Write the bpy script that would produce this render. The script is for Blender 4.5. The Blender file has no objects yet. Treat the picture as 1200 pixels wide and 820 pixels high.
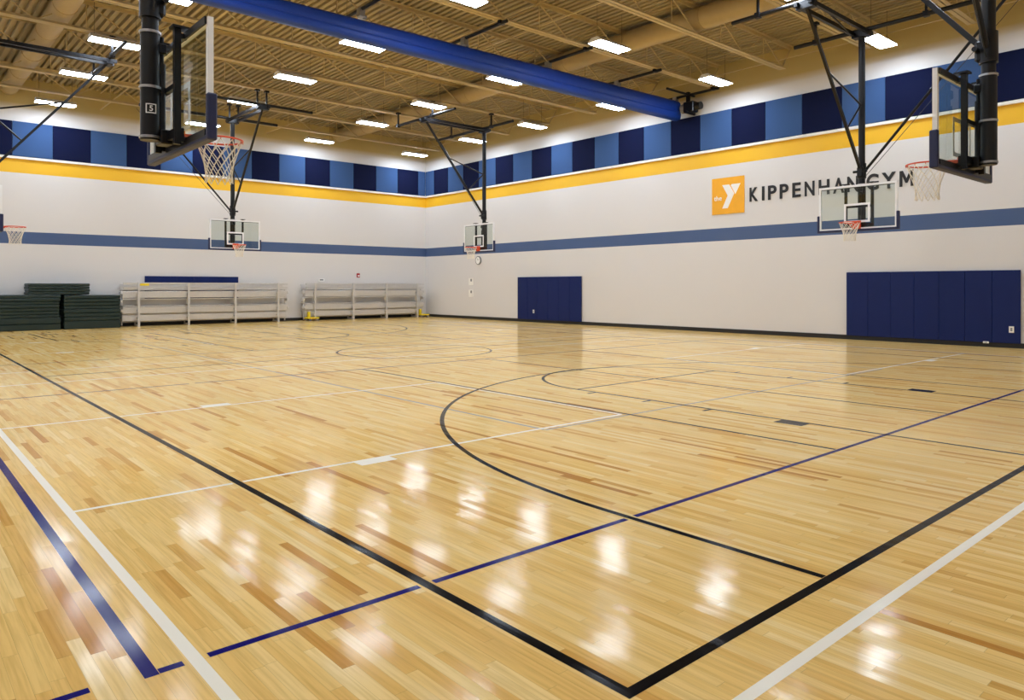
import bpy, math, random
from mathutils import Vector, Matrix
random.seed(7)
scene = bpy.context.scene
C = scene.collection
PI = math.pi

# ------------------------------------------------------------------ camera, exposure, world
EYE = 1.55
FPX = 852.1                      # focal length in pixels of a 1200 px wide frame
cam_data = bpy.data.cameras.new('camera')
cam_data.sensor_width = 36.0
cam_data.lens = FPX / 1200.0 * 36.0
cam_data.shift_y = -74.5 / 1200.0
cam_data.clip_end = 200
cam = bpy.data.objects.new('camera', cam_data)
C.objects.link(cam)
cam.location = (0, 0, EYE)
cam.rotation_euler = (math.radians(90), 0, -math.atan2(0.65921, 0.75196))
scene.camera = cam
vs = scene.view_settings
vs.view_transform = 'Standard'; vs.look = 'None'; vs.gamma = 1; vs.use_curve_mapping = False
vs.exposure = 0.06
scene.cycles.use_denoising = True
scene.cycles.max_bounces = 10
scene.cycles.diffuse_bounces = 6
scene.cycles.transparent_max_bounces = 16
LAMP = 52.0                      # emission strength of each ceiling lamp's lens
w = bpy.data.worlds.new('world'); scene.world = w; w.use_nodes = True
w.node_tree.nodes['Background'].inputs[0].default_value = (0.5, 0.5, 0.5, 1)
w.node_tree.nodes['Background'].inputs[1].default_value = 0.02

# ------------------------------------------------------------------ materials
def srgb(r, g, b):
    f = lambda c: (c/255/12.92) if c/255 <= 0.04045 else ((c/255+0.055)/1.055)**2.4
    return (f(r), f(g), f(b), 1)

def nodes(name):
    m = bpy.data.materials.new(name); m.use_nodes = True
    nt = m.node_tree
    return m, nt, nt.nodes['Principled BSDF']

def flat(name, col, rough=0.5, metal=0.0, coat=0.0, spec=0.5, var=0.06, scale=6.0):
    m, nt, p = nodes(name)
    p.inputs['Roughness'].default_value = rough
    p.inputs['Metallic'].default_value = metal
    p.inputs['Coat Weight'].default_value = coat
    p.inputs['Specular IOR Level'].default_value = spec
    tc = nt.nodes.new('ShaderNodeTexCoord')
    nz = nt.nodes.new('ShaderNodeTexNoise'); nz.inputs['Scale'].default_value = scale
    nt.links.new(tc.outputs['Object'], nz.inputs['Vector'])
    mx = nt.nodes.new('ShaderNodeMix'); mx.data_type = 'RGBA'
    lo = [c*(1-var) for c in col[:3]]+[1]; hi = [min(1, c*(1+var)) for c in col[:3]]+[1]
    mx.inputs['A'].default_value = lo; mx.inputs['B'].default_value = hi
    nt.links.new(nz.outputs['Fac'], mx.inputs['Factor'])
    nt.links.new(mx.outputs['Result'], p.inputs['Base Color'])
    return m

class G:
    """tiny node helper"""
    def __init__(s, nt): s.nt = nt
    def math(s, op, a, b=None, c=None):
        n = s.nt.nodes.new('ShaderNodeMath'); n.operation = op
        for i, v in enumerate((a, b, c)):
            if v is None: continue
            if isinstance(v, (int, float)): n.inputs[i].default_value = v
            else: s.nt.links.new(v, n.inputs[i])
        return n.outputs[0]
    def comb(s, x, y, z=0.0):
        n = s.nt.nodes.new('ShaderNodeCombineXYZ')
        for i, v in enumerate((x, y, z)):
            if isinstance(v, (int, float)): n.inputs[i].default_value = v
            else: s.nt.links.new(v, n.inputs[i])
        return n.outputs[0]
    def sep(s, v):
        n = s.nt.nodes.new('ShaderNodeSeparateXYZ'); s.nt.links.new(v, n.inputs[0]); return n.outputs
    def white(s, v):
        n = s.nt.nodes.new('ShaderNodeTexWhiteNoise'); n.noise_dimensions = '3D'
        s.nt.links.new(v, n.inputs['Vector']); return n.outputs
    def noise(s, v, scale, detail=2.0):
        n = s.nt.nodes.new('ShaderNodeTexNoise'); n.inputs['Scale'].default_value = scale
        n.inputs['Detail'].default_value = detail
        s.nt.links.new(v, n.inputs['Vector']); return n.outputs['Fac']
    def ramp(s, fac, stops, interp='LINEAR'):
        n = s.nt.nodes.new('ShaderNodeValToRGB'); r = n.color_ramp; r.interpolation = interp
        r.elements[0].position = stops[0][0]; r.elements[0].color = stops[0][1]
        r.elements[1].position = stops[1][0]; r.elements[1].color = stops[1][1]
        for p, c in stops[2:]:
            e = r.elements.new(p); e.color = c
        s.nt.links.new(fac, n.inputs[0]); return n.outputs[0]
    def mix(s, fac, a, b, kind='MIX'):
        n = s.nt.nodes.new('ShaderNodeMix'); n.data_type = 'RGBA'; n.blend_type = kind
        for key, v in (('Factor', fac), ('A', a), ('B', b)):
            if isinstance(v, (int, float, tuple)): n.inputs[key].default_value = v
            else: s.nt.links.new(v, n.inputs[key])
        return n.outputs['Result']

FLOOR_ROUGH = 0.115
def tilt_normal(g, nt, p, rnd_col, amount):
    """each strip of the floor is laid a hair out of level"""
    geo = nt.nodes.new('ShaderNodeNewGeometry')
    sub = nt.nodes.new('ShaderNodeVectorMath'); sub.operation = 'SUBTRACT'
    nt.links.new(rnd_col, sub.inputs[0]); sub.inputs[1].default_value = (0.5, 0.5, 0.5)
    mul = nt.nodes.new('ShaderNodeVectorMath'); mul.operation = 'MULTIPLY'
    nt.links.new(sub.outputs[0], mul.inputs[0]); mul.inputs[1].default_value = (amount, amount*0.6, 0)
    add = nt.nodes.new('ShaderNodeVectorMath'); add.operation = 'ADD'
    nt.links.new(geo.outputs['Normal'], add.inputs[0]); nt.links.new(mul.outputs[0], add.inputs[1])
    nrm = nt.nodes.new('ShaderNodeVectorMath'); nrm.operation = 'NORMALIZE'
    nt.links.new(add.outputs[0], nrm.inputs[0])
    nt.links.new(nrm.outputs[0], p.inputs['Normal'])

def plank_ids(g, nt):
    tc = nt.nodes.new('ShaderNodeTexCoord')
    x, y, z = g.sep(tc.outputs['Object'])
    row = g.math('DIVIDE', x, 0.057)
    rid = g.math('FLOOR', row)
    r1 = g.white(g.comb(rid, 3.7, 1.0))
    ln = g.math('ADD', 0.45, g.math('MULTIPLY', r1[0], 1.1))
    r2 = g.white(g.comb(rid, 9.1, 5.0))
    al = g.math('ADD', g.math('DIVIDE', y, ln), g.math('MULTIPLY', r2[0], 37.0))
    bid = g.math('FLOOR', al)
    rnd = g.white(g.comb(rid, bid, 0.5))
    return tc, x, y, row, al, ln, rid, bid, rnd

def wood():
    m, nt, p = nodes('maple strip floor'); g = G(nt)
    tc, x, y, row, al, ln, rid, bid, rnd = plank_ids(g, nt)
    base = g.ramp(rnd[0], [(0.0, srgb(196, 138, 64)), (0.03, srgb(216, 164, 84)), (0.10, srgb(234, 189, 108)),
                           (0.45, srgb(243, 205, 126)), (0.75, srgb(246, 211, 137)), (1.0, srgb(250, 221, 154))])
    grain_v = g.comb(g.math('MULTIPLY', x, 60.0), g.math('ADD', g.math('MULTIPLY', y, 2.2), g.math('MULTIPLY', rnd[0], 50.0)), rid)
    gn = g.noise(grain_v, 1.0, 4.0)
    streak = g.ramp(gn, [(0.30, (0.80, 0.73, 0.60, 1)), (0.58, (1.03, 1.02, 1.0, 1))])
    col = g.mix(0.7, base, streak, 'MULTIPLY')
    fx = g.math('FRACT', row); fy = g.math('MULTIPLY', g.math('FRACT', al), ln)
    ex = g.math('LESS_THAN', fx, 0.022); ey = g.math('LESS_THAN', fy, 0.0022)
    gap = g.math('MAXIMUM', ex, ey)
    col = g.mix(g.math('MULTIPLY', gap, 0.35), col, srgb(120, 80, 40))
    nt.links.new(col, p.inputs['Base Color'])
    p.inputs['Roughness'].default_value = FLOOR_ROUGH
    p.inputs['IOR'].default_value = 1.14
    tilt_normal(g, nt, p, rnd[1], 0.026)
    return m

def line_paint(name, col):
    m, nt, p = nodes(name); g = G(nt)
    tc, x, y, row, al, ln, rid, bid, rnd = plank_ids(g, nt)
    n = g.noise(tc.outputs['Object'], 9.0)
    nt.links.new(g.mix(g.math('MULTIPLY', n, 0.12), col, tuple(min(1, c*1.2+0.004) for c in col[:3])+(1,)), p.inputs['Base Color'])
    p.inputs['Roughness'].default_value = FLOOR_ROUGH
    p.inputs['IOR'].default_value = 1.12
    tilt_normal(g, nt, p, rnd[1], 0.026)
    return m

def wall_paint():
    m, nt, p = nodes('painted gym wall'); g = G(nt)
    tc = nt.nodes.new('ShaderNodeTexCoord')
    x, y, z = g.sep(tc.outputs['Object'])
    white = srgb(218, 215, 212); yel = srgb(235, 182, 10); blu = srgb(58, 84, 128)
    zz = g.math('DIVIDE', z, 10.0)
    col = g.ramp(zz, [(0.0, white), (0.305, blu), (0.350, white), (0.562, yel), (0.612, white)], 'CONSTANT')
    n = g.noise(tc.outputs['Object'], 0.8)
    col = g.mix(g.math('MULTIPLY', n, 0.05), col, (0.55, 0.53, 0.5, 1))
    # shade from lamp height up, painted into the wall colour as cream
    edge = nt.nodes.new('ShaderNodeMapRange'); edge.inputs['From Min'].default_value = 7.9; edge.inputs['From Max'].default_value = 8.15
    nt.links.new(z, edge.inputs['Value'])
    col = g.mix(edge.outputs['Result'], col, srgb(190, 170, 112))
    nt.links.new(col, p.inputs['Base Color'])
    p.inputs['Roughness'].default_value = 0.6
    bp = nt.nodes.new('ShaderNodeBump'); bp.inputs['Strength'].default_value = 0.05
    nt.links.new(g.noise(tc.outputs['Object'], 60.0), bp.inputs['Height'])
    nt.links.new(bp.outputs[0], p.inputs['Normal'])
    return m

def emit(name, col, strength):
    m, nt, p = nodes(name)
    p.inputs['Base Color'].default_value = (0.9, 0.9, 0.9, 1)
    p.inputs['Emission Color'].default_value = col
    p.inputs['Emission Strength'].default_value = strength
    return m

def glass():
    m = bpy.data.materials.new('clear board glass'); m.use_nodes = True
    nt = m.node_tree; nt.nodes.clear()
    out = nt.nodes.new('ShaderNodeOutputMaterial')
    t = nt.nodes.new('ShaderNodeBsdfTransparent'); t.inputs[0].default_value = (0.86, 0.9, 0.88, 1)
    gl = nt.nodes.new('ShaderNodeBsdfGlossy'); gl.inputs['Roughness'].default_value = 0.02
    fr = nt.nodes.new('ShaderNodeFresnel'); fr.inputs[0].default_value = 1.5
    mx = nt.nodes.new('ShaderNodeMixShader')
    ge = nt.nodes.new('ShaderNodeNewGeometry')
    fac = G(nt).math('MULTIPLY', fr.outputs[0], G(nt).math('SUBTRACT', 1.0, ge.outputs['Backfacing']))
    nt.links.new(fac, mx.inputs[0]); nt.links.new(t.outputs[0], mx.inputs[1]); nt.links.new(gl.outputs[0], mx.inputs[2])
    nt.links.new(mx.outputs[0], out.inputs[0])
    return m

M = dict(
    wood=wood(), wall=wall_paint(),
    black_line=line_paint('black court paint', srgb(16, 14, 15)),
    blue_line=line_paint('blue court paint', srgb(22, 20, 105)),
    white_line=line_paint('white court paint', srgb(252, 245, 226)),
    grey_line=line_paint('grey court paint', srgb(158, 160, 152)),
    base=flat('black rubber base', srgb(22, 20, 20), 0.5),
    deck=flat('cream painted deck', srgb(162, 146, 110), 0.65),
    steel=flat('cream painted steel', srgb(192, 172, 124), 0.5),
    duct=flat('cream painted duct', srgb(178, 157, 112), 0.5),
    navy=flat('navy acoustic fabric', srgb(18, 24, 54), 0.95, spec=0.1, scale=40),
    mid=flat('mid blue acoustic fabric', srgb(60, 87, 130), 0.95, spec=0.1, scale=40),
    pad=flat('royal blue vinyl', srgb(8, 30, 88), 0.5, spec=0.25, scale=3),
    curtain=flat('blue curtain vinyl', srgb(22, 62, 158), 0.5, spec=0.35, scale=2, var=0.1),
    black=flat('black painted steel', srgb(13, 13, 16), 0.38, spec=0.35),
    zinc=flat('zinc plated steel', srgb(170, 170, 172), 0.35, 0.9),
    white=flat('white powder coat', srgb(232, 232, 232), 0.4),
    padding=flat('navy board padding', srgb(24, 32, 72), 0.5),
    orange=flat('orange rim paint', srgb(226, 78, 32), 0.4),
    net=flat('white net cord', srgb(235, 228, 212), 0.8),
    alum=flat('mill aluminium', srgb(210, 207, 203), 0.42, 0.4, scale=12),
    green=flat('dark green mat vinyl', srgb(15, 38, 33), 0.5, scale=3, var=0.12),
    yellow=flat('safety yellow', srgb(228, 202, 20), 0.45),
    logo=flat('golden sign panel', srgb(242, 172, 22), 0.5),
    sign_white=flat('white sign face', srgb(240, 238, 232), 0.5),
    letter=flat('black sign letter', srgb(18, 16, 18), 0.5),
    plastic=flat('white plastic plate', srgb(238, 236, 230), 0.4),
    grey=flat('grey plastic', srgb(120, 120, 122), 0.5),
    red=flat('red alarm housing', srgb(170, 24, 28), 0.4),
    glass=glass(),
    lens=emit('lamp lens', (0.87, 0.985, 1.15, 1), LAMP),
    wire=flat('steel cable', srgb(60, 60, 62), 0.4, 0.6),
)

# ------------------------------------------------------------------ mesh helpers
class MB:
    def __init__(s): s.v = []; s.f = []; s.smooth = []
    def add(s, vs, fs, smooth=False):
        o = len(s.v); s.v += [tuple(q) for q in vs]
        for f in fs: s.f.append(tuple(o+i for i in f)); s.smooth.append(smooth)
        return s
    def box(s, c, d, rot=None, bevel=0.0):
        x, y, z = (q/2 for q in d)
        if bevel > 0:
            b = min(bevel, 0.49*min(d))
            vs = []; 
            for sx in (-1, 1):
                for sy in (-1, 1):
                    for sz in (-1, 1):
                        vs.append((sx*(x-b), sy*(y-b), sz*z)); vs.append((sx*(x-b), sy*y, sz*(z-b))); vs.append((sx*x, sy*(y-b), sz*(z-b)))
            idx = lambda sx, sy, sz, k: (((sx > 0)*4+(sy > 0)*2+(sz > 0))*3+k)
            fs = []
            for q in (-1, 1):
                fs.append([idx(-1, -1, q, 0), idx(1, -1, q, 0), idx(1, 1, q, 0), idx(-1, 1, q, 0)][::q])
                fs.append([idx(-1, q, -1, 1), idx(1, q, -1, 1), idx(1, q, 1, 1), idx(-1, q, 1, 1)][::-q])
                fs.append([idx(q, -1, -1, 2), idx(q, 1, -1, 2), idx(q, 1, 1, 2), idx(q, -1, 1, 2)][::q])
            for a in (-1, 1):
                for b2 in (-1, 1):
                    k = a*b2
                    fs.append([idx(-1, a, b2, 0), idx(1, a, b2, 0), idx(1, a, b2, 1), idx(-1, a, b2, 1)][::-k])
                    fs.append([idx(a, -1, b2, 0), idx(a, -1, b2, 2), idx(a, 1, b2, 2), idx(a, 1, b2, 0)][::-k])
                    fs.append([idx(a, b2, -1, 1), idx(a, b2, 1, 1), idx(a, b2, 1, 2), idx(a, b2, -1, 2)][::-k])
            for sx in (-1, 1):
                for sy in (-1, 1):
                    for sz in (-1, 1):
                        fs.append([idx(sx, sy, sz, 0), idx(sx, sy, sz, 1), idx(sx, sy, sz, 2)][::-sx*sy*sz])
        else:
            vs = [(sx*x, sy*y, sz*z) for sx in (-1, 1) for sy in (-1, 1) for sz in (-1, 1)]
            fs = [(0, 1, 3, 2), (4, 6, 7, 5), (0, 4, 5, 1), (2, 3, 7, 6), (0, 2, 6, 4), (1, 5, 7, 3)]
        c = Vector(c)
        vs = [(rot @ Vector(q) if rot else Vector(q)) + c for q in vs]
        return s.add(vs, fs)
    def tube(s, p0, p1, r, n=10, r1=None, caps=True, smooth=True):
        p0 = Vector(p0); p1 = Vector(p1); d = (p1-p0).normalized()
        a = d.orthogonal().normalized(); b = d.cross(a)
        r1 = r if r1 is None else r1
        vs = [p0 + (a*math.cos(2*PI*i/n)+b*math.sin(2*PI*i/n))*r for i in range(n)] + \
             [p1 + (a*math.cos(2*PI*i/n)+b*math.sin(2*PI*i/n))*r1 for i in range(n)]
        s.add(vs, [(i, (i+1) % n, n+(i+1) % n, n+i) for i in range(n)], smooth)
        if caps:
            s.add(vs[:n], [tuple(range(n))[::-1]]); s.add(vs[n:], [tuple(range(n))])
        return s
    def bar(s, p0, p1, wd, ht, up=(0, 0, 1)):
        """square bar between two points"""
        p0 = Vector(p0); p1 = Vector(p1); d = (p1-p0); L = d.length; d.normalize()
        up = Vector(up)
        if abs(d.dot(up)) > 0.98: up = Vector((1, 0, 0))
        sd = d.cross(up).normalized(); u2 = sd.cross(d)
        rot = Matrix((sd, d, u2)).transposed()
        return s.box((p0+p1)/2, (wd, L, ht), rot)
    def path(s, pts, r, n=6, closed=False):
        pts = [Vector(p) for p in pts]; N = len(pts); rings = []
        prev = None
        for i, p in enumerate(pts):
            if closed: t = (pts[(i+1) % N]-pts[i-1]).normalized()
            else: t = (pts[min(i+1, N-1)]-pts[max(i-1, 0)]).normalized()
            if prev is None: a = t.orthogonal().normalized()
            else: a = (prev-t*prev.dot(t)).normalized()
            prev = a; b = t.cross(a)
            rings.append([p+(a*math.cos(2*PI*k/n)+b*math.sin(2*PI*k/n))*r for k in range(n)])
        vs = [q for rg in rings for q in rg]; fs = []
        for i in range(N if closed else N-1):
            j = (i+1) % N
            for k in range(n): fs.append((i*n+k, i*n+(k+1) % n, j*n+(k+1) % n, j*n+k))
        return s.add(vs, fs, True)
    def prism(s, poly, f, smooth=False):
        """poly: 2D outline; f(u, v, t) -> 3D, t = 0 or 1"""
        n = len(poly)
        vs = [f(u, v, 0) for u, v in poly]+[f(u, v, 1) for u, v in poly]
        s.add(vs, [(i, (i+1) % n, n+(i+1) % n, n+i) for i in range(n)], smooth)
        s.add(vs, [tuple(range(n))[::-1], tuple(range(n, 2*n))])
        return s
    def mesh(s, name, mat):
        me = bpy.data.meshes.new(name)
        me.from_pydata(s.v, [], s.f); me.update()
        me.polygons.foreach_set('use_smooth', s.smooth)
        if mat: me.materials.append(mat)
        import bmesh
        bm = bmesh.new(); bm.from_mesh(me)
        bmesh.ops.recalc_face_normals(bm, faces=bm.faces); bm.to_mesh(me); bm.free()
        return me
    def build(s, name, mat, parent=None, mesh=None):
        o = bpy.data.objects.new(name, mesh or s.mesh(name, mat)); C.objects.link(o)
        if parent: o.parent = parent
        return o

def tag(o, label, cat=None, group=None):
    o['label'] = label
    if cat: o['category'] = cat
    if group: o['group'] = group
    return o
def thing(name, label, cat, loc=(0, 0, 0), rz=0, group=None):
    o = bpy.data.objects.new(name, None); C.objects.link(o)
    o.empty_display_size = 0.2
    o.location = loc; o.rotation_euler = (0, 0, rz)
    return tag(o, label, cat, group)
def structure(o, label=None, cat=None):
    o['kind'] = 'structure'
    if label: o['label'] = label
    if cat: o['category'] = cat
    return o
def copy_tree(o, parent=None):
    c = o.copy(); C.objects.link(c)
    if parent: c.parent = parent
    for ch in list(o.children): copy_tree(ch, c)
    return c
ORD = ['first', 'second', 'third', 'fourth', 'fifth', 'sixth', 'seventh', 'eighth', 'ninth', 'tenth', 'eleventh', 'twelfth', 'thirteenth',
       'fourteenth', 'fifteenth', 'sixteenth', 'seventeenth', 'eighteenth', 'nineteenth', 'twentieth', 'twenty-first', 'twenty-second', 'twenty-third', 'twenty-fourth', 'twenty-fifth', 'twenty-sixth', 'twenty-seventh', 'twenty-eighth']

# ------------------------------------------------------------------ room shell
X0, X1, Y0, Y1, DECK = -2.0, 21.5, -1.5, 31.3, 9.0
floor = structure(MB().box(((X0+X1)/2, (Y0+Y1)/2, -0.05), (X1-X0+0.4, Y1-Y0+0.4, 0.1)).build('floor', M['wood']), 'glossy maple strip gym floor with painted court lines', 'floor')
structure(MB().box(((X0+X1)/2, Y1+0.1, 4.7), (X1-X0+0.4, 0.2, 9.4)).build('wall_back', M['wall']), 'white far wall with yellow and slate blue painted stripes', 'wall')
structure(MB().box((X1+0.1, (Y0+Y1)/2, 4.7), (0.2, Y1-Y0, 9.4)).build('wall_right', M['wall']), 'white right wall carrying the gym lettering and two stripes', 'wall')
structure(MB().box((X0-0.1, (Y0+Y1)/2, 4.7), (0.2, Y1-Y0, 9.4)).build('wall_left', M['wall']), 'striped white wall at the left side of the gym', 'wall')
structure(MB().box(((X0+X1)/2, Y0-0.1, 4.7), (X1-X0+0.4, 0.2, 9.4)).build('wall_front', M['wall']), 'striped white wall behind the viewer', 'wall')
# fluted steel deck, ribs run along Y
mb = MB(); prof = []; x = X0; P = 0.203
while x < X1:
    prof += [(x, DECK), (x+0.105, DECK), (x+0.120, DECK+0.09), (x+0.188, DECK+0.09)]; x += P
prof += [(x, DECK+0.2), (X0, DECK+0.2)]
n = len(prof)
vs_ = [(a, Y0-0.1, b) for a, b in prof]+[(a, Y1+0.1, b) for a, b in prof]
mb.add(vs_, [(i, (i+1) % n, n+(i+1) % n, n+i) for i in range(n)])
structure(mb.build('ceiling', M['deck']), 'cream fluted steel roof deck', 'ceiling')
structure(MB().box((X1-0.035, (Y0+Y1)/2, 6.165), (0.07, Y1-Y0-0.16, 0.085), bevel=0.008).build('trim_1', M['plastic']), 'white ledge between the blue panels and the yellow stripe on the right wall', 'trim')
structure(MB().box(((X0+X1)/2, Y1-0.035, 6.165), (X1-X0, 0.07, 0.085), bevel=0.008).build('trim_2', M['plastic']), 'white ledge between the blue panels and the yellow stripe on the far wall', 'trim')
# black wall base
for nm, c, d in (('baseboard_back', ((X0+X1)/2, Y1-0.012, 0.065), (X1-X0, 0.024, 0.13)),
                 ('baseboard_right', (X1-0.012, (Y0+Y1)/2, 0.065), (0.024, Y1-Y0-0.05, 0.13)),
                 ('baseboard_left', (X0+0.012, (Y0+Y1)/2, 0.065), (0.024, Y1-Y0-0.05, 0.13))):
    b = MB().box(c, d)
    structure(b.build(nm, M['base']))
# ------------------------------------------------------------------ court lines (painted on the floor: its parts)
LW = 0.05
def strip(mb, x0, y0, x1, y1, wd=LW, z=0.0008):
    p0 = Vector((x0, y0)); p1 = Vector((x1, y1)); d = (p1-p0).normalized(); s_ = Vector((-d.y, d.x))*wd/2
    q = [p0+s_, p0-s_, p1-s_, p1+s_]
    mb.add([(a.x, a.y, z) for a in q], [(0, 1, 2, 3)])
def arc(mb, cx, cy, r, a0, a1, wd=LW, z=0.0008, n=96):
    vs2 = []
    for i in range(n+1):
        a = a0+(a1-a0)*i/n
        for rr in (r-wd/2, r+wd/2): vs2.append((cx+rr*math.cos(a), cy+rr*math.sin(a), z))
    mb.add(vs2, [(2*i, 2*i+1, 2*i+3, 2*i+2) for i in range(n)])
XC, YB0, YB1, XS0, XS1 = 9.78, 1.79, 27.6, 2.16, 17.40
YC = (YB0+YB1)/2
def line(name, fn, mat, label=None):
    mb = MB(); fn(mb); o = mb.build(name, mat, floor)
    if label: o['label'] = label
    return o
K = M['black_line']
def f(mb):
    h = 0.0275
    strip(mb, XS0, YB0-h, XS0, YB1+h, 0.055); strip(mb, XS1, YB0-h, XS1, YB1+h, 0.055)
    strip(mb, XS0+h, YB0, XS1-h, YB0, 0.055); strip(mb, XS0+h, YB1, XS1-h, YB1, 0.055)
line('court_boundary', f, K, 'thick black main court boundary line')
line('half_court_line', lambda mb: strip(mb, XS0+0.03, YC, XS1-0.03, YC), K)
line('centre_circle', lambda mb: arc(mb, XC, YC, 1.83, 0, 2*PI), K, 'black circle at mid court')
for s_, yb in ((1, YB0), (-1, YB1)):
    yr = yb+s_*1.58
    def f(mb):
        R = 5.97
        strip(mb, XC-R, yb+s_*0.03, XC-R, yr); strip(mb, XC+R, yb+s_*0.03, XC+R, yr)
        arc(mb, XC, yr, R, 0, s_*PI)
    line('three_point_line', f, K, 'black three point arc')
    def f(mb):
        yf = yb+s_*5.8
        strip(mb, XC-1.83, yb+s_*0.03, XC-1.83, yf+s_*0.025); strip(mb, XC+1.83, yb+s_*0.03, XC+1.83, yf+s_*0.025)
        strip(mb, XC-1.805, yf, XC+1.805, yf)
        arc(mb, XC, yf, 1.83, 0, s_*PI)
        for q in (-1, 1):
            strip(mb, XC+q*1.95, yb+s_*2.16, XC+q*1.95, yb+s_*2.50, 0.2, 0.0010)
            for dy in (3.45, 4.40, 5.40): strip(mb, XC+q*1.85, yb+s_*dy, XC+q*2.02, yb+s_*dy)
    line('free_throw_lane', f, K, 'black lane lines with block and lane marks')
for s_, b in ((1, 0.0), (-1, 2*YC)):
    Y = lambda v: b+s_*v
    B = M['blue_line']; W = M['white_line']; GR = M['grey_line']
    def f(mb):
        strip(mb, 0.83, Y(3.115), 0.83, Y(12.1), 0.055); strip(mb, 18.83, Y(3.115), 18.83, Y(12.1), 0.055)
        for ya in (3.14, 12.1):
            cuts = [0.86, 0.955, 1.055, 2.115, 2.205, 3.765, 3.855, 15.705, 15.795, 17.355, 17.445, 18.80]
            for a, c in zip(cuts[0::2], cuts[1::2]): strip(mb, a, Y(ya), c, Y(ya), 0.045)
            strip(mb, 0.42, Y(ya+0.03), 0.62, Y(ya+0.03), 0.045)
    line('volleyball_boundary', f, B, 'dark blue volleyball boundary line')
    def f(mb):
        for xa in (6.87, 9.83, 12.83): strip(mb, xa, Y(3.17), xa, Y(12.07), 0.045, 0.0011)
    line('volleyball_attack_line', f, K, 'thin black volleyball attack and centre lines')
    def f(mb):
        strip(mb, 1.005, Y(1.455), 1.005, Y(13.7), 0.055); strip(mb, 18.95, Y(1.455), 18.95, Y(13.7), 0.055)
        strip(mb, 1.03, Y(1.48), 18.92, Y(1.48), 0.055); strip(mb, 1.03, Y(13.7), 18.92, Y(13.7))
        for q, xb, xf in ((1, 1.03, 6.80), (-1, 18.92, 12.76)):
            for ya in (5.75, 9.60):
                strip(mb, xb, Y(ya), 2.12 if q > 0 else 17.44, Y(ya), 0.045, 0.0006)
                strip(mb, 2.20 if q > 0 else 17.36, Y(ya), xf, Y(ya), 0.045, 0.0006)
            strip(mb, xf, Y(5.75), xf, Y(9.60), 0.045, 0.0006)
            for ya in (5.66, 9.69): strip(mb, xb+q*2.14, Y(ya), xb+q*2.50, Y(ya), 0.16, 0.0012)
    line('cross_court_line', f, W, 'white cross court boundary and lane lines')
    def f(mb):
        strip(mb, 5.45, Y(5.69), 5.45, Y(14.6), 0.04, 0.0004); strip(mb, 14.2, Y(5.69), 14.2, Y(14.6), 0.04, 0.0004)
        strip(mb, 5.45, Y(5.67), 14.2, Y(5.67), 0.035, 0.0004)
    line('badminton_line', f, GR, 'pale grey racket court line')

# ------------------------------------------------------------------ joists, bridging, ducts
JB = 8.2
JY = [13.87+2.565*k for k in range(-5, 7)]
for k, y in enumerate(JY):
    i = len(JY)-1-k
    t = thing('roof_joist', f'cream open web roof joist, {ORD[i]} from the far wall', 'joist', (0, y, JB), 0, 'roof joists across the gym')
    xa, xb = X0+0.05, X1-0.05
    b = MB()
    for q in (-1, 1):
        b.box(((xa+xb)/2, q*0.06, 0.006), (xb-xa-1.0, 0.10, 0.012)); b.box(((xa+xb)/2, q*0.016, 0.045), (xb-xa-1.0, 0.012, 0.085))
    b.build('bottom_chord', M['steel'], t)
    b = MB()
    for q in (-1, 1):
        b.box(((xa+xb)/2, q*0.06, 0.790), (xb-xa, 0.10, 0.012)); b.box(((xa+xb)/2, q*0.016, 0.745), (xb-xa, 0.012, 0.085))
    b.build('top_chord', M['steel'], t)
    b = MB(); nn = 10; L = (xb-xa-1.0)/nn
    for j in range(nn):
        a0 = xa+0.5+j*L
        b.bar((a0, 0, 0.04), (a0+L/2, 0, 0.75), 0.03, 0.03); b.bar((a0+L/2, 0, 0.75), (a0+L, 0, 0.04), 0.03, 0.03)
        b.bar((a0+L/2, 0, 0.05), (a0+L/2, 0, 0.75), 0.022, 0.022)
    b.bar((xa+0.02, 0, 0.75), (xa+0.55, 0, 0.04), 0.035, 0.035); b.bar((xb-0.02, 0, 0.75), (xb-0.55, 0, 0.04), 0.035, 0.035)
    b.build('web', M['steel'], t)
for x, nm in ((20.3, 'nearest the right wall'), (13.0, 'right of the middle lamps'), (6.5, 'over the left part of the court')):
    b = MB(); b.box((x, (Y0+Y1)/2, JB+0.098), (0.05, Y1-Y0-0.1, 0.012)); b.box((x, (Y0+Y1)/2, JB+0.72), (0.05, Y1-Y0-0.1, 0.012))
    tag(b.build('joist_bridging', M['steel']), f'thin cream steel bridging bars crossing the joists, {nm}', 'bridging', 'bridging across the roof joists')
for x, r, nm in ((16.45, 0.30, 'wide round cream air duct under the deck on the right side'), (3.6, 0.28, 'round cream air duct under the deck on the left side')):
    t = thing('air_duct', nm, 'duct', (x, 0, 8.64))
    y = Y0+0.1; j = 0
    b = MB(); b.tube((0, Y0+0.05, 0), (0, Y1-0.05, 0), r, 28); b.build('duct_run', M['duct'], t)
    while y < Y1-2.6:
        y += 2.5; MB().tube((0, y-0.03, 0), (0, y+0.03, 0), r+0.012, 28).build('seam_band', M['duct'], t)

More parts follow.
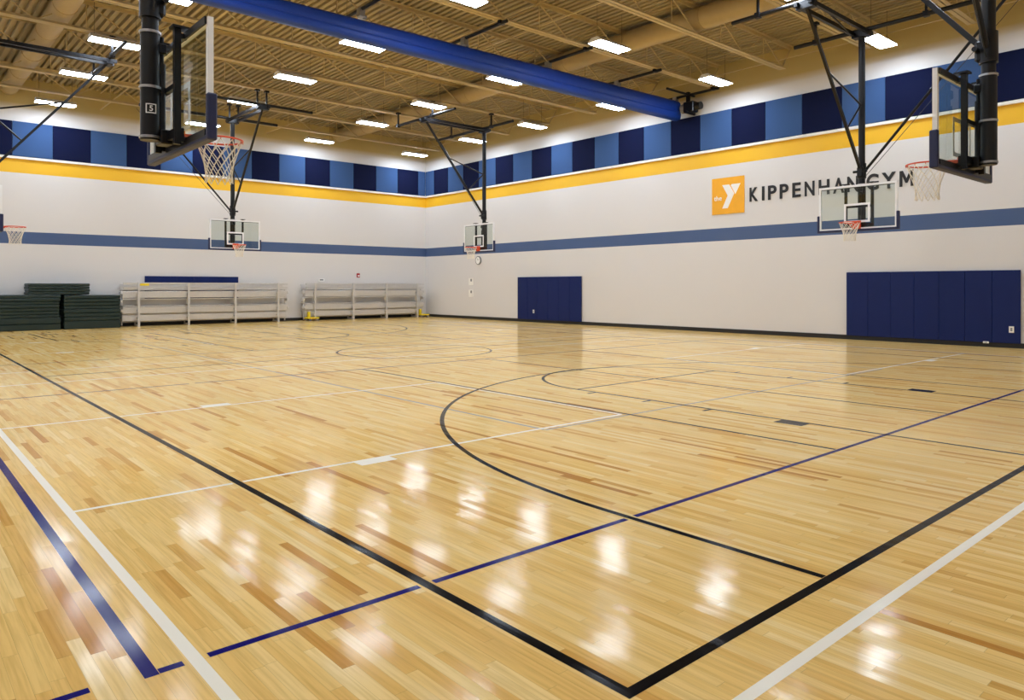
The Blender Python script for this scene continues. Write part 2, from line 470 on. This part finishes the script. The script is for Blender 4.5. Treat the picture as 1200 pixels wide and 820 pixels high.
# ------------------------------------------------------------------ ceiling lamps
LX = [-0.25, 4.82, 9.87, 14.9, 19.95]
LYs = [3.75, 8.05, 13.0, 17.3, 21.5, 25.4, 30.0]
LZ = 8.0
hb = MB(); zh = 0.13
hb.prism([(-0.23, 0.012), (-0.23, 0.03), (-0.11, zh), (0.11, zh), (0.23, 0.03), (0.23, 0.012)], lambda u, v, t: (-0.62+1.24*t, u, v))
house_me = hb.mesh('housing', M['white'])
lens_me = MB().box((0, 0, 0.006), (1.2, 0.43, 0.012)).mesh('lens', M['lens'])
cab_me = MB().tube((0, 0, zh), (0, 0, DECK-LZ), 0.005, 6).mesh('suspension_cable', M['wire'])
row_nm = ['row nearest the viewer', 'row second nearest the viewer', 'fourth row from the far wall, viewer side of the blue curtain', 'row just beyond the blue curtain',
          'third row from the far wall', 'second row from the far wall', 'row along the far wall']
row_nm = ['in the row nearest the viewer', 'in the second row from the viewer', 'in the row just before the blue curtain', 'in the row just beyond the blue curtain',
          'in the third row from the far wall', 'in the second row from the far wall', 'in the row along the far wall']
for j, y in enumerate(LYs):
    for i, x in enumerate(LX):
        nth = ['nearest the right wall', 'second from the right wall', 'third from the right wall', 'fourth from the right wall', 'nearest the left wall'][4-i]
        t = thing('ceiling_lamp', f'lit white lamp {row_nm[j]}, {nth}', 'lamp', (x, y, LZ), 0, 'fluorescent lamps hanging under the roof')
        MB().build('housing', None, t, house_me); MB().build('lens', None, t, lens_me)
        for q in (-0.5, 0.5):
            c = MB().build('suspension_cable', None, t, cab_me); c.location = (q, 0, 0)

# ------------------------------------------------------------------ rolled divider curtain
CY, CZ = 15.4, 7.38
t = thing('divider_curtain', 'rolled up royal blue divider curtain hanging across the gym under the roof', 'curtain', (0, CY, CZ))
prof = [(-0.17, 0.05), (-0.13, 0.0), (0.0, -0.02), (0.13, 0.0), (0.17, 0.05), (0.19, 0.16), (0.165, 0.215), (0.185, 0.27), (0.16, 0.50), (0.09, 0.58), (-0.09, 0.58), (-0.16, 0.50), (-0.185, 0.27), (-0.165, 0.215), (-0.19, 0.16)]
b = MB(); b.prism(prof, lambda u, v, q: (-1.8+q*23.0, u, v*(0.60+0.52*q)), True); b.build('curtain_bundle', M['curtain'], t)
b = MB()
for q in (-1, 1): b.tube((-1.8, q*0.178, 0.129), (21.2, q*0.178, 0.241), 0.022, 8)
b.build('batten_pipe', M['curtain'], t)
for x in [-0.6+3.1*i for i in range(8)]:
    if x > 21.2: x = 21.0
    b = MB(); b.tube((x, -1.75, 0.76), (x, 1.15, 0.76), 0.045, 10)
    for yy in (-1.53, 1.04): b.box((x, yy, 0.79), (0.16, 0.09, 0.12))
    b.build('support_pipe', M['black'], t)
    b = MB(); b.box((x, -0.02, 0.68), (0.14, 0.16, 0.2)); b.tube((x-0.02, 0.1, 0.64), (x+0.2, 0.1, 0.64), 0.06, 10); b.build('hanger_pulley', M['zinc'], t)
b = MB(); b.tube((-0.3, 0, 0.0), (0.22, 0, 0.0), 0.05, 12)
dc = t; t = b.build('curtain_winch', M['black'], dc); t.location = (21.1, -0.65, 0.12); t['label'] = 'black motorised winch at the right end of the curtain'
MB().box((0, 0, 0.2), (0.34, 0.42, 0.36), bevel=0.03).build('gear_housing', M['black'], t)
MB().tube((0, -0.42, 0.2), (0, -0.2, 0.2), 0.13, 16).build('motor', M['black'], t)
MB().tube((0, 0.2, 0.2), (0, 0.34, 0.2), 0.16, 16).build('cable_drum', M['grey'], t)
b = MB(); b.box((0, 0.1, 0.55), (0.12, 0.1, 0.38)); b.tube((-1.2, 0.1, 0.66), (0.35, 0.1, 0.66), 0.04, 10); b.build('mounting_bracket', M['black'], t)

# ------------------------------------------------------------------ acoustic wall panels
PZ0, PZ1 = 6.22, 7.46
edges = []; y = 30.69-1.24
right_edges = [30.05-1.2225*k for k in range(0, 26)]
right_edges = [23.15-1.2225*k for k in range(-6, 20)]
# panel between edges k and k+1; the one starting at 23.15 is navy
y_hi = Y1-0.06
npan = 0
bounds = [y_hi]+[e for e in right_edges if e < y_hi-0.5]
for k in range(len(bounds)-1):
    a, c = bounds[k], bounds[k+1]
    kk = round((23.15-a)/1.2225) if k > 0 else round((23.15-bounds[1])/1.2225)-1
    dark = kk % 2 == 0
    b = MB().box((X1-0.05, (a+c)/2, (PZ0+PZ1)/2), (0.05, a-c-0.006, PZ1-PZ0), bevel=0.008)
    tag(b.build('acoustic_panel', M['navy' if dark else 'mid']),
        f'{"navy" if dark else "mid blue"} fabric panel on the right wall, {ORD[k]} from the far corner', 'acoustic panel', 'blue acoustic panels along the right wall')
bx = X1-0.09
left_edges = [20.98-1.235*k for k in range(0, 19)]
bounds = [bx]+left_edges
for k in range(len(bounds)-1):
    a, c = bounds[k], bounds[k+1]
    if a < X0+0.1: break
    c = max(c, X0+0.02)
    dark = k % 2 == 1
    b = MB().box(((a+c)/2, Y1-0.05, (PZ0+PZ1)/2), (a-c-0.006, 0.05, PZ1-PZ0), bevel=0.008)
    tag(b.build('acoustic_panel', M['navy' if dark else 'mid']),
        f'{"navy" if dark else "mid blue"} fabric panel on the far wall, {ORD[k]} from the right corner', 'acoustic panel', 'blue acoustic panels along the far wall')

# ------------------------------------------------------------------ wall pads
def pads(n, a0, a1, axis, what):
    wd = (a1-a0)/n
    for i in range(n):
        c = a1-(i+0.5)*wd
        if axis == 'x': b = MB().box((X1-0.027-0.025, c, 1.04), (0.05, wd-0.003, 1.84), bevel=0.006)
        else: b = MB().box((c, Y1-0.027-0.025, 1.04), (wd-0.003, 0.05, 1.84), bevel=0.006)
        side = 'from the left' if axis == 'x' else 'from the right'
        tag(b.build('wall_pad', M['pad']), f'royal blue vinyl pad, {ORD[i]} {side} in the {what}', 'wall pad', f'pads in the {what}')
pads(6, 20.22, 24.07, 'x', 'row below the far right hoop')
pads(7, 5.26, 9.57, 'x', 'row below the lettering')
pads(6, 8.05, 11.75, 'y', 'row behind the longer bleacher')
# ------------------------------------------------------------------ small wall fittings
def plate(y, z, label, on, s=0.075):
    t = thing('wall_outlet', label, 'outlet', (X1-on, y, z))
    MB().box((-0.006, 0, 0), (0.012, s*1.1, s*1.6), bevel=0.004).build('cover_plate', M['plastic'], t)
    b = MB()
    for q in (-0.022, 0.022): b.box((-0.0125, 0, q), (0.003, s*0.45, s*0.38))
    b.build('socket', M['grey'], t)
plate(23.02, 0.47, 'white outlet low on the pads below the far right hoop', 0.077, 0.09)
plate(5.45, 0.47, 'white outlet on the last pad at the right edge of the photo', 0.077, 0.1)
t = thing('floor_box_cover', 'small pale cover at the foot of the near pads', 'cover', (X1-0.09, 6.0, 0.1))
MB().box((-0.01, 0, 0.02), (0.03, 0.13, 0.05), bevel=0.008).build('cover_plate', M['plastic'], t)
MB().box((-0.027, 0, 0.02), (0.006, 0.06, 0.02)).build('latch', M['grey'], t)
for z, nm in ((1.78, 'upper of two white switch plates on the wall right of the corner'), (1.22, 'lower of two white switch plates on the wall right of the corner')):
    t = thing('switch_plate', nm, 'switch', (X1, 27.5, z))
    MB().box((-0.008, 0, 0), (0.016, 0.34, 0.34), bevel=0.004).build('cover_plate', M['plastic'], t)
    MB().box((-0.02, -0.03, 0.07), (0.01, 0.10, 0.12)).build('key_switch', M['grey'], t)
t = thing('wall_clock', 'round grey rimmed clock on the wall beneath the far right hoop', 'clock', (X1, 26.9, 2.78))
b = MB(); b.tube((0, 0, 0), (-0.06, 0, 0), 0.2, 32); b.build('rim', M['grey'], t)
b = MB(); b.tube((-0.055, 0, 0), (-0.064, 0, 0), 0.165, 32); b.build('dial', M['plastic'], t)
b = MB(); b.bar((-0.067, 0, 0), (-0.067, 0.05, 0.09), 0.012, 0.004, (1, 0, 0)); b.bar((-0.067, 0, 0), (-0.067, -0.1, 0.07), 0.008, 0.004, (1, 0, 0)); b.build('hand', M['letter'], t)
t = thing('fire_alarm', 'small red fire alarm on the far wall above the right bleacher', 'alarm', (17.55, Y1, 2.08))
MB().box((0, -0.03, 0), (0.16, 0.06, 0.2), bevel=0.015).build('housing', M['red'], t)
MB().box((0, -0.065, -0.02), (0.1, 0.02, 0.07), bevel=0.006).build('strobe_lens', M['plastic'], t)
t = thing('thermostat', 'small white and grey thermostat above the left end of the right bleacher', 'thermostat', (15.63, Y1, 1.84))
MB().box((0, -0.02, 0), (0.3, 0.04, 0.14), bevel=0.008).build('case', M['plastic'], t)
MB().box((0, -0.043, 0.015), (0.17, 0.008, 0.06)).build('display', M['grey'], t)

# ------------------------------------------------------------------ sign: square logo and lettering on the right wall
LA, LB, LZ0, LZ1 = 14.15, 12.93, 3.98, 5.2
lw, lh = LA-LB, LZ1-LZ0
t = thing('wall_logo', 'golden square logo with a white Y left of the black lettering', 'sign', (X1, LA, LZ0))
def onwall(u, v, d): return (-d, -u, v)       # u to the right along the wall, v up, d out from the wall
MB().box((-0.0125, -lw/2, lh/2), (0.025, lw, lh)).build('backing_panel', M['logo'], t)
def sh(poly, d0=0.024, d1=0.034): 
    return MB().prism(poly, lambda u, v, q: onwall(u*lw, v*lh, d0+(d1-d0)*q))
sh([(0.33, 0.80), (0.545, 0.80), (0.70, 0.545), (0.50, 0.155), (0.33, 0.155), (0.50, 0.50)]).build('letter_stroke', M['sign_white'], t)
sh([(0.62, 0.80), (0.89, 0.80), (0.735, 0.52), (0.60, 0.765)]).build('letter_stroke', M['sign_white'], t)
def text_mesh(body, size, off=0.0, ex=0.01):
    cu = bpy.data.curves.new('txt', 'FONT'); cu.body = body; cu.size = size; cu.offset = off; cu.extrude = ex
    o = bpy.data.objects.new('txt', cu); C.objects.link(o)
    bpy.context.view_layer.update()
    me = bpy.data.meshes.new_from_object(o.evaluated_get(bpy.context.evaluated_depsgraph_get()))
    bpy.data.objects.remove(o); return me
def bounds_x(me): return min(v.co.x for v in me.vertices), max(v.co.x for v in me.vertices)
def bounds_y(me): return min(v.co.y for v in me.vertices), max(v.co.y for v in me.vertices)
me = text_mesh('the', 0.2, 0.002, 0.004)
x0, x1 = bounds_x(me); sc = 0.24*lw/(x1-x0)
for v in me.vertices:
    u, w_, e = (v.co.x-x0)*sc, v.co.y*sc, v.co.z
    v.co = onwall(0.07*lw+u, 0.385*lh+w_, 0.030+e)
me.materials.append(M['sign_white'])
o = bpy.data.objects.new('word', me); C.objects.link(o); o.parent = t
WORD = 'KIPPENHAN GYM'
t = thing('wall_lettering', 'black capital letters spelling KIPPENHAN GYM on the right wall', 'sign', (X1, 12.79, 4.32))
SPAN = [(12.74, 12.44), (12.30, 12.215), (12.09, 11.80), (11.69, 11.40), (11.27, 11.00), (10.87, 10.56), (10.43, 10.10),
        (9.99, 9.66), (9.57, 9.25), None, (9.02, 8.68), (8.60, 8.22), (8.12, 7.76)]       # left and right edge of each letter along the wall
fy0, fy1 = bounds_y(text_mesh('H', 1.0, 0.012))
sy = 0.44/(fy1-fy0)
for ch, sp in zip(WORD, SPAN):
    if ch == ' ': continue
    if ch == 'M':
        h_ = fy1-fy0
        one = MB().prism([(0, 0), (0, 1), (0.24, 1), (0.5, 0.5), (0.76, 1), (1, 1), (1, 0), (0.80, 0), (0.80, 0.66), (0.57, 0.22), (0.43, 0.22), (0.20, 0.66), (0.20, 0)],
                         lambda u, v, q: (u, fy0+v*h_, -0.01+0.02*q)).mesh('letter', None)
    else: one = text_mesh(ch, 1.0, 0.024)
    a, c = bounds_x(one); k = (sp[0]-sp[1])/(c-a)
    for v in one.vertices: v.co = onwall((v.co.x-a)*k+12.79-sp[0], (v.co.y-fy0)*sy, 0.012+v.co.z)
    one.materials.append(M['letter'])
    o = bpy.data.objects.new('letter', one); C.objects.link(o); o.parent = t

# ------------------------------------------------------------------ basketball backstops
# local frame: board face at x = 0, court side +x, z up from the floor
ME = {}
def shared(key, name, mat, fn, parent):
    if key not in ME:
        b = MB(); fn(b); ME[key] = b.mesh(name, mat)
    return MB().build(name, mat, parent, ME[key])
BZ0, BZ1, BW = 2.90, 3.97, 0.915
def backstop(loc, rz, label, side, hang_rear=(), hang_front=(), hang_rail=(), rail=(-0.45, 2.65), number=None):
    t = thing('basketball_backstop', label, 'basketball hoop', loc, rz, 'ceiling hung basketball hoops')
    MX, MT, JZ = -0.275, 7.6, 4.35
    def f(b):
        b.tube((MX, 0, 2.96), (MX, 0, 4.02), 0.088, 20); b.tube((MX, 0, 4.02), (MX, 0, MT), 0.075, 18)
    shared('mast', 'mast', M['black'], f, t)
    def f(b):
        for z in (2.99, 3.47, 4.0): b.tube((MX, 0, z-0.012), (MX, 0, z+0.012), 0.098, 20)
    shared('collar', 'mast_collar', M['zinc'], f, t)
    def f(b):
        b.box((MX+0.03, 0, 4.29), (0.20, 0.15, 0.26), bevel=0.03); b.tube((MX, 0, 4.14), (MX, 0, 4.50), 0.098, 16)
        b.tube((MX+0.1, -0.16, 4.3), (MX+0.1, 0.16, 4.3), 0.03, 10)
    shared('joint', 'brace_bracket', M['black'], f, t)
    FX = MX+2.75
    def f(b): b.bar((MX+0.08, 0, JZ), (FX, 0, MT), 0.06, 0.06); 
    shared('fb', 'front_brace', M['black'], f, t)
    def f(b): b.tube((MX, side*0.06, JZ-0.05), (MX-0.02, side*2.95, MT), 0.033, 10)
    shared(('sb', side), 'side_brace', M['black'], f, t)
    def f(b): b.tube((MX, side*0.1, JZ-0.15), (MX-0.15, side*3.2, MT), 0.007, 6)
    shared(('wc', side), 'winch_cable', M['wire'], f, t)
    def f(b):
        ax, az = MX+0.08+(FX-MX-0.08)*0.62, JZ+(MT-JZ)*0.62
        b.tube((ax, 0, az), (MX+0.05, 0, 5.9), 0.022, 8); b.tube((MX+0.05, 0, 5.9), (MX+0.08+(FX-MX-0.08)*0.27, 0, JZ+(MT-JZ)*0.27), 0.022, 8)
    shared('knee', 'knee_brace', M['black'], f, t)
    def f(b):
        for q in (-0.16, 0.16): b.bar((rail[0], q, MT+0.02), (rail[1], q, MT+0.02), 0.07, 0.09)
        b.bar((0.0, -0.16, MT), (1.9, 0.16, MT), 0.03, 0.03); b.box((MX, 0, MT), (0.22, 0.4, 0.14))
        b.box((FX, 0, MT), (0.16, 0.4, 0.14))
    shared(('rail', rail), 'top_rail', M['black'], f, t)
    lo, hi = sorted((-side*1.7, side*3.15))
    def f(b): b.tube((MX, lo, MT+0.10), (MX, hi, MT+0.10), 0.052, 12)
    shared(('cr', side), 'cross_pipe', M['black'], f, t)
    def f(b): b.tube((FX, -1.8, MT+0.10), (FX, 1.8, MT+0.10), 0.045, 12)
    shared('cf', 'cross_pipe', M['black'], f, t)
    zj = JB+0.012
    for xx, ys in ((MX, hang_rear), (FX, hang_front)):
        for yy in ys:
            b = MB(); b.bar((xx, yy, MT+0.06), (xx, yy, zj), 0.05, 0.05); b.box((xx, yy, MT+0.10), (0.12, 0.12, 0.12)); b.box((xx, yy, zj-0.04), (0.14, 0.14, 0.06))
            b.build('hanger', M['black'], t)
    for xx in hang_rail:
        for q in (-0.16, 0.16):
            b = MB(); b.bar((xx, q, MT+0.04), (xx, q, zj), 0.05, 0.05); b.box((xx, q, zj-0.04), (0.14, 0.14, 0.06))
            b.build('hanger', M['black'], t)
    # height adjuster tubes and goal support behind the board
    def f(b):
        b.tube((-0.17, 0.0, 3.02), (-0.17, 0.0, 3.72), 0.036, 12); b.tube((-0.17, 0, 3.72), (-0.17, 0, 3.98), 0.02, 10)
        b.box((-0.19, 0, 3.86), (0.11, 0.11, 0.10), bevel=0.01)
        for z in (3.0, 3.46): b.bar((MX, 0, z), (-0.10, 0, z), 0.07, 0.05)
    shared('adj', 'height_adjuster', M['black'], f, t)
    def f(b):
        for q in (-0.31, 0.31):
            b.box((-0.12, q, 3.45), (0.06, 0.055, 1.10)); b.box((-0.10, q, 4.005), (0.15, 0.13, 0.02)); b.box((-0.07, q, 3.93), (0.07, 0.05, 0.05)); b.box((-0.07, q, 2.95), (0.07, 0.05, 0.05))
        b.box((-0.10, 0, 3.01), (0.08, 0.66, 0.09)); b.box((-0.12, 0, 3.46), (0.04, 0.66, 0.05))
        for z in (BZ0+0.03, BZ1-0.03): b.box((-0.048, 0, z), (0.02, BW*2-0.06, 0.065))
        b.box((-0.14, 0, 3.0), (0.12, 0.18, 0.14), bevel=0.01)
    shared('gsup', 'goal_support', M['black'], f, t)
    bd = shared('glass', 'backboard', M['glass'], lambda b: b.box((-0.008, 0, (BZ0+BZ1)/2), (0.012, BW*2-0.06, BZ1-BZ0-0.06)), t)
    bd['label'] = 'clear glass backboard'
    def f(b):
        for q in (-1, 1): b.box((-0.012, q*(BW-0.025), (BZ0+BZ1)/2), (0.05, 0.05, BZ1-BZ0))
        for z in (BZ0+0.025, BZ1-0.025): b.box((-0.012, 0, z), (0.05, BW*2-0.1, 0.05))
    shared('frame', 'board_frame', M['white'], f, bd)
    def f(b):
        h = BZ0+0.07; y0 = 0.305; hh = 0.457; wd = 0.05
        for q in (-1, 1): b.box((0.0, q*(y0-wd/2), h+hh/2+0.1), (0.003, wd, hh))
        b.box((0, 0, h+0.1+hh-wd/2), (0.003, 2*y0-2*wd, wd)); b.box((0, 0, h+0.1+wd/2), (0.003, 2*y0-2*wd, wd))
    shared('target', 'target_square', M['white'], f, bd)
    def f(b):
        for q in (-1, 1): b.box((-0.01, q*(BW+0.012), BZ0+0.17), (0.09, 0.055, 0.42), bevel=0.012)
        b.box((-0.01, 0, BZ0-0.012), (0.09, BW*2+0.07, 0.055), bevel=0.012)
    shared('pad', 'edge_padding', M['padding'], f, bd)
    def f(b):
        cx = 0.381; R = 0.2286
        b.path([(cx+R*math.cos(2*PI*i/40), R*math.sin(2*PI*i/40), 3.05) for i in range(40)], 0.0095, 8, True)
        b.box((0.012, 0, 3.0), (0.016, 0.20, 0.22)); b.box((0.08, 0, 3.043), (0.15, 0.16, 0.01))
        for q in (-1, 1):
            b.bar((0.02, q*0.07, 2.92), (0.17, q*0.11, 3.04), 0.014, 0.03); b.bar((0.02, q*0.09, 3.045), (0.24, q*0.18, 3.045), 0.02, 0.012)
        for i in range(12):
            a = 2*PI*(i+0.5)/12; b.path([(cx+(R+d)*math.cos(a), (R+d)*math.sin(a), z) for d, z in ((0, 3.045), (0.006, 3.03), (-0.01, 3.028))], 0.004, 5)
    rim = shared('rim', 'rim', M['orange'], f, t)
    def f(b):
        cx = 0.381; N = 12; lv = 6
        rad = [0.222, 0.195, 0.165, 0.145, 0.133, 0.128, 0.135]; zz = [3.035, 2.955, 2.88, 2.81, 2.745, 2.685, 2.61]
        for i in range(N):
            for sg in (1, -1):
                pts = []
                for k in range(lv+1):
                    a = 2*PI*(i+0.5)/N + sg*k*PI/N
                    pts.append((cx+rad[k]*math.cos(a), rad[k]*math.sin(a), zz[k]))
                b.path(pts, 0.0048, 5)
    shared('net', 'net', M['net'], f, rim)
    if number:
        # small numbered square tag wrapped on the mast, turned to the near side
        a = math.radians(-99); n_ = Vector((math.cos(a), math.sin(a), 0)); u_ = Vector((-math.sin(a), math.cos(a), 0))
        c0 = Vector((MX, 0, 3.255))+n_*0.09
        def put(u, v, d): return c0+u_*u+Vector((0, 0, v))+n_*d
        b = MB(); s2 = 0.046
        e_ = 0.009; strips = [(-s2, -s2+e_, -s2, s2), (s2-e_, s2, -s2, s2)]
        for k in range(6):
            ua = -s2+2*s2*k/6; strips += [(ua, ua+2*s2/6, s2-e_, s2), (ua, ua+2*s2/6, -s2, -s2+e_)]
        for (ua, ub, va, vb) in strips:
            b.prism([(ua, va), (ub, va), (ub, vb), (ua, vb)], lambda u, v, q: put(u, v, math.sqrt(0.0885**2-u*u)-0.09+0.004*q))
        tg = b.build('number_tag', M['white'], t); tg['label'] = 'white square tag with the number 5'
        me = text_mesh(number, 0.075, 0.001, 0.001); x0, x1 = bounds_x(me); y0, y1 = bounds_y(me)
        for v in me.vertices: v.co = put(v.co.x-(x0+x1)/2, v.co.y-(y0+y1)/2, 0.002+v.co.z)
        me.materials.append(M['white'])
        o = bpy.data.objects.new('numeral', me); C.objects.link(o); o.parent = tg
    return t
YL, YR = 7.6, 22.0
jy = lambda *ks: [JY[k] for k in ks]
# joists near y 7.6: 6.18 (k=2), 8.74 (k=3); near 22.0: 21.57 (k=8), 24.13 (k=9)
backstop((2.28, YL, 0), 0, 'glass basketball hoop at upper left with a numbered black mast, seen from behind', -1, [JY[3]-YL, JY[2]-YL], [JY[3]-YL, JY[2]-YL], number='5')
backstop((9.74, 2.98, 0), PI/2, 'glass basketball hoop at upper right, seen from behind and nearest the right edge', 1, hang_rail=[JY[1]-2.98, JY[2]-2.98], rail=(-0.45, 3.3))
backstop((17.57, YL, 0), PI, 'glass basketball hoop hanging before the black lettering on the right wall', 1, [YL-JY[3], YL-JY[2]], [YL-JY[3], YL-JY[2]])
backstop((17.57, YR, 0), PI, 'glass basketball hoop above the far blue pads, near the room corner', -1, [YR-JY[8], YR-JY[9]], [YR-JY[8], YR-JY[9]+0.3])
backstop((9.88, 26.55, 0), -PI/2, 'glass basketball hoop before the far wall, above the longer bleacher', -1, hang_rail=[26.55-JY[10], 26.55-JY[9]])
backstop((2.28, YR, 0), 0, 'glass basketball hoop cut off by the left edge of the photo', 1, [JY[8]-YR, JY[9]-YR], [JY[8]-YR, JY[9]-YR-0.4])

# ------------------------------------------------------------------ tipped aluminium bleachers along the far wall
def bleacher(x0, x1, posts, label, base):
    t = thing('bleacher', label, 'bleacher', (x0, 30.6, 0), 0, 'folded aluminium bleachers along the far wall')
    L = x1-x0
    def plank(nm, z0, z1, y0, y1, a=0.0, c=None, ribs=4):
        c = L if c is None else c; b = MB()
        b.box(((a+c)/2, (y0+y1)/2, (z0+z1)/2), (c-a, y1-y0, z1-z0), bevel=0.008)
        if z1-z0 > y1-y0:
            for k in range(ribs):
                z = z0+(z1-z0)*(k+0.5)/ribs; b.box(((a+c)/2, y0-0.003, z), (c-a-0.01, 0.008, (z1-z0)/ribs*0.45))
        b.build(nm, M['alum'], t)
    plank('guard_rail', 1.62, 1.70, 0.0, 0.05); plank('guard_rail', 1.46, 1.53, 0.0, 0.05)
    plank('seat_plank', 1.10, 1.36, 0.10, 0.15); plank('foot_plank', 1.03, 1.07, 0.12, 0.40)
    plank('seat_plank', 0.50, 0.75, 0.10, 0.15); plank('foot_plank', 0.76, 0.80, 0.12, 0.42)
    plank('foot_plank', 0.20, 0.44, 0.14, 0.19); plank('seat_plank', 1.40, 1.44, 0.14, 0.42)
    plank('foot_plank', 0.46, 0.49, 0.16, 0.42)
    plank('riser_plank', 1.38, 1.66, 0.54, 0.57); plank('riser_plank', 0.80, 1.04, 0.54, 0.57); plank('riser_plank', 0.14, 0.46, 0.54, 0.57)
    for p in posts:
        p -= x0; b = MB()
        b.box((p, -0.03, 0.85), (0.075, 0.05, 1.70)); b.box((p+0.09, 0.25, 0.72), (0.05, 0.05, 1.44))
        b.bar((p, 0.0, 0.05), (p, 0.52, 0.05), 0.06, 0.05); b.bar((p, 0.0, 1.36), (p, 0.52, 0.1), 0.045, 0.045); b.bar((p, 0.0, 0.82), (p, 0.5, 0.82), 0.045, 0.045)
        for z in (1.25, 0.62, 0.33): b.box((p, 0.05, z), (0.09, 0.12, 0.06))
        b.build('frame', M['alum'], t)
    for q in (0, 1):       # end frames with hooked plank brackets
        b = MB(); xx = 0.02 if q == 0 else L-0.02
        b.box((xx, 0.30, 0.75), (0.04, 0.05, 1.4))
        for z in (1.30, 0.97, 0.62): b.box((xx+(0.05 if q else -0.05), 0.20, z), (0.09, 0.22, 0.12), bevel=0.02)
        b.build('end_frame', M['alum'], t)
    if base:
        for p in (posts[0]-x0-0.15, L-0.1):
            b = MB(); b.box((p, 0.0, 0.13), (0.5, 0.5, 0.06), bevel=0.015); b.box((p-0.15, 0.0, 0.28), (0.1, 0.12, 0.26))
            c = b.build('dolly', M['yellow'], t); c['label'] = 'yellow transport dolly'
            b = MB()
            for q in (-0.18, 0.18): b.tube((p+q, -0.22, 0.06), (p+q, -0.17, 0.06), 0.06, 14); b.tube((p+q, 0.17, 0.06), (p+q, 0.22, 0.06), 0.06, 14)
            b.build('wheel', M['grey'], c)
    else:
        MB().box((0.75, -0.004, 1.62), (0.34, 0.012, 0.09), bevel=0.004).build('warning_sticker', M['yellow'], t)
    return t
bleacher(7.12, 13.70, (7.66, 9.51, 11.39, 13.25), 'longer silver aluminium bleacher folded against the far wall beside the green mats', False)
bleacher(14.55, 20.92, (14.98, 16.91, 18.72, 20.5), 'silver aluminium bleacher with yellow dollies standing in the far corner', True)

# ------------------------------------------------------------------ green gym mats in stacks
def mat(x0, x1, z0, z1, n, label, y0=30.25, depth=0.95, jag=0.0):
    t = thing('gym_mat', label, 'mat', ((x0+x1)/2, y0+depth/2, z0), 0, 'dark green folded gym mats')
    h = (z1-z0)/n
    for k in range(n):
        jx = (random.random()-0.5)*jag
        b = MB(); b.box((jx, (random.random()-0.5)*0.02, (k+0.5)*h), (x1-x0, depth, h-0.006), bevel=min(0.02, h*0.3)); b.build('fold_panel', M['green'], t)
mat(1.0, 5.02, 0.0, 0.44, 2, 'thick green mat at the bottom of the left stack')
mat(1.0, 4.98, 0.44, 1.02, 5, 'folded green mat in the middle of the left stack', jag=0.02)
mat(1.0, 5.02, 1.02, 1.25, 2, 'folded green mat topmost of the left stack, under the crosswise one', jag=0.02)
mat(5.12, 6.95, 0.0, 0.30, 1, 'thick green mat at the bottom of the right stack')
mat(5.12, 6.97, 0.30, 0.72, 3, 'folded green mat in the middle of the right stack', jag=0.02)
mat(5.12, 6.95, 0.72, 1.23, 4, 'folded green mat topmost of the right stack beside the bleacher', jag=0.02)
mat(4.05, 5.95, 1.25, 1.66, 4, 'narrow folded green mat lying crosswise on top of both stacks', y0=30.3, jag=0.04)
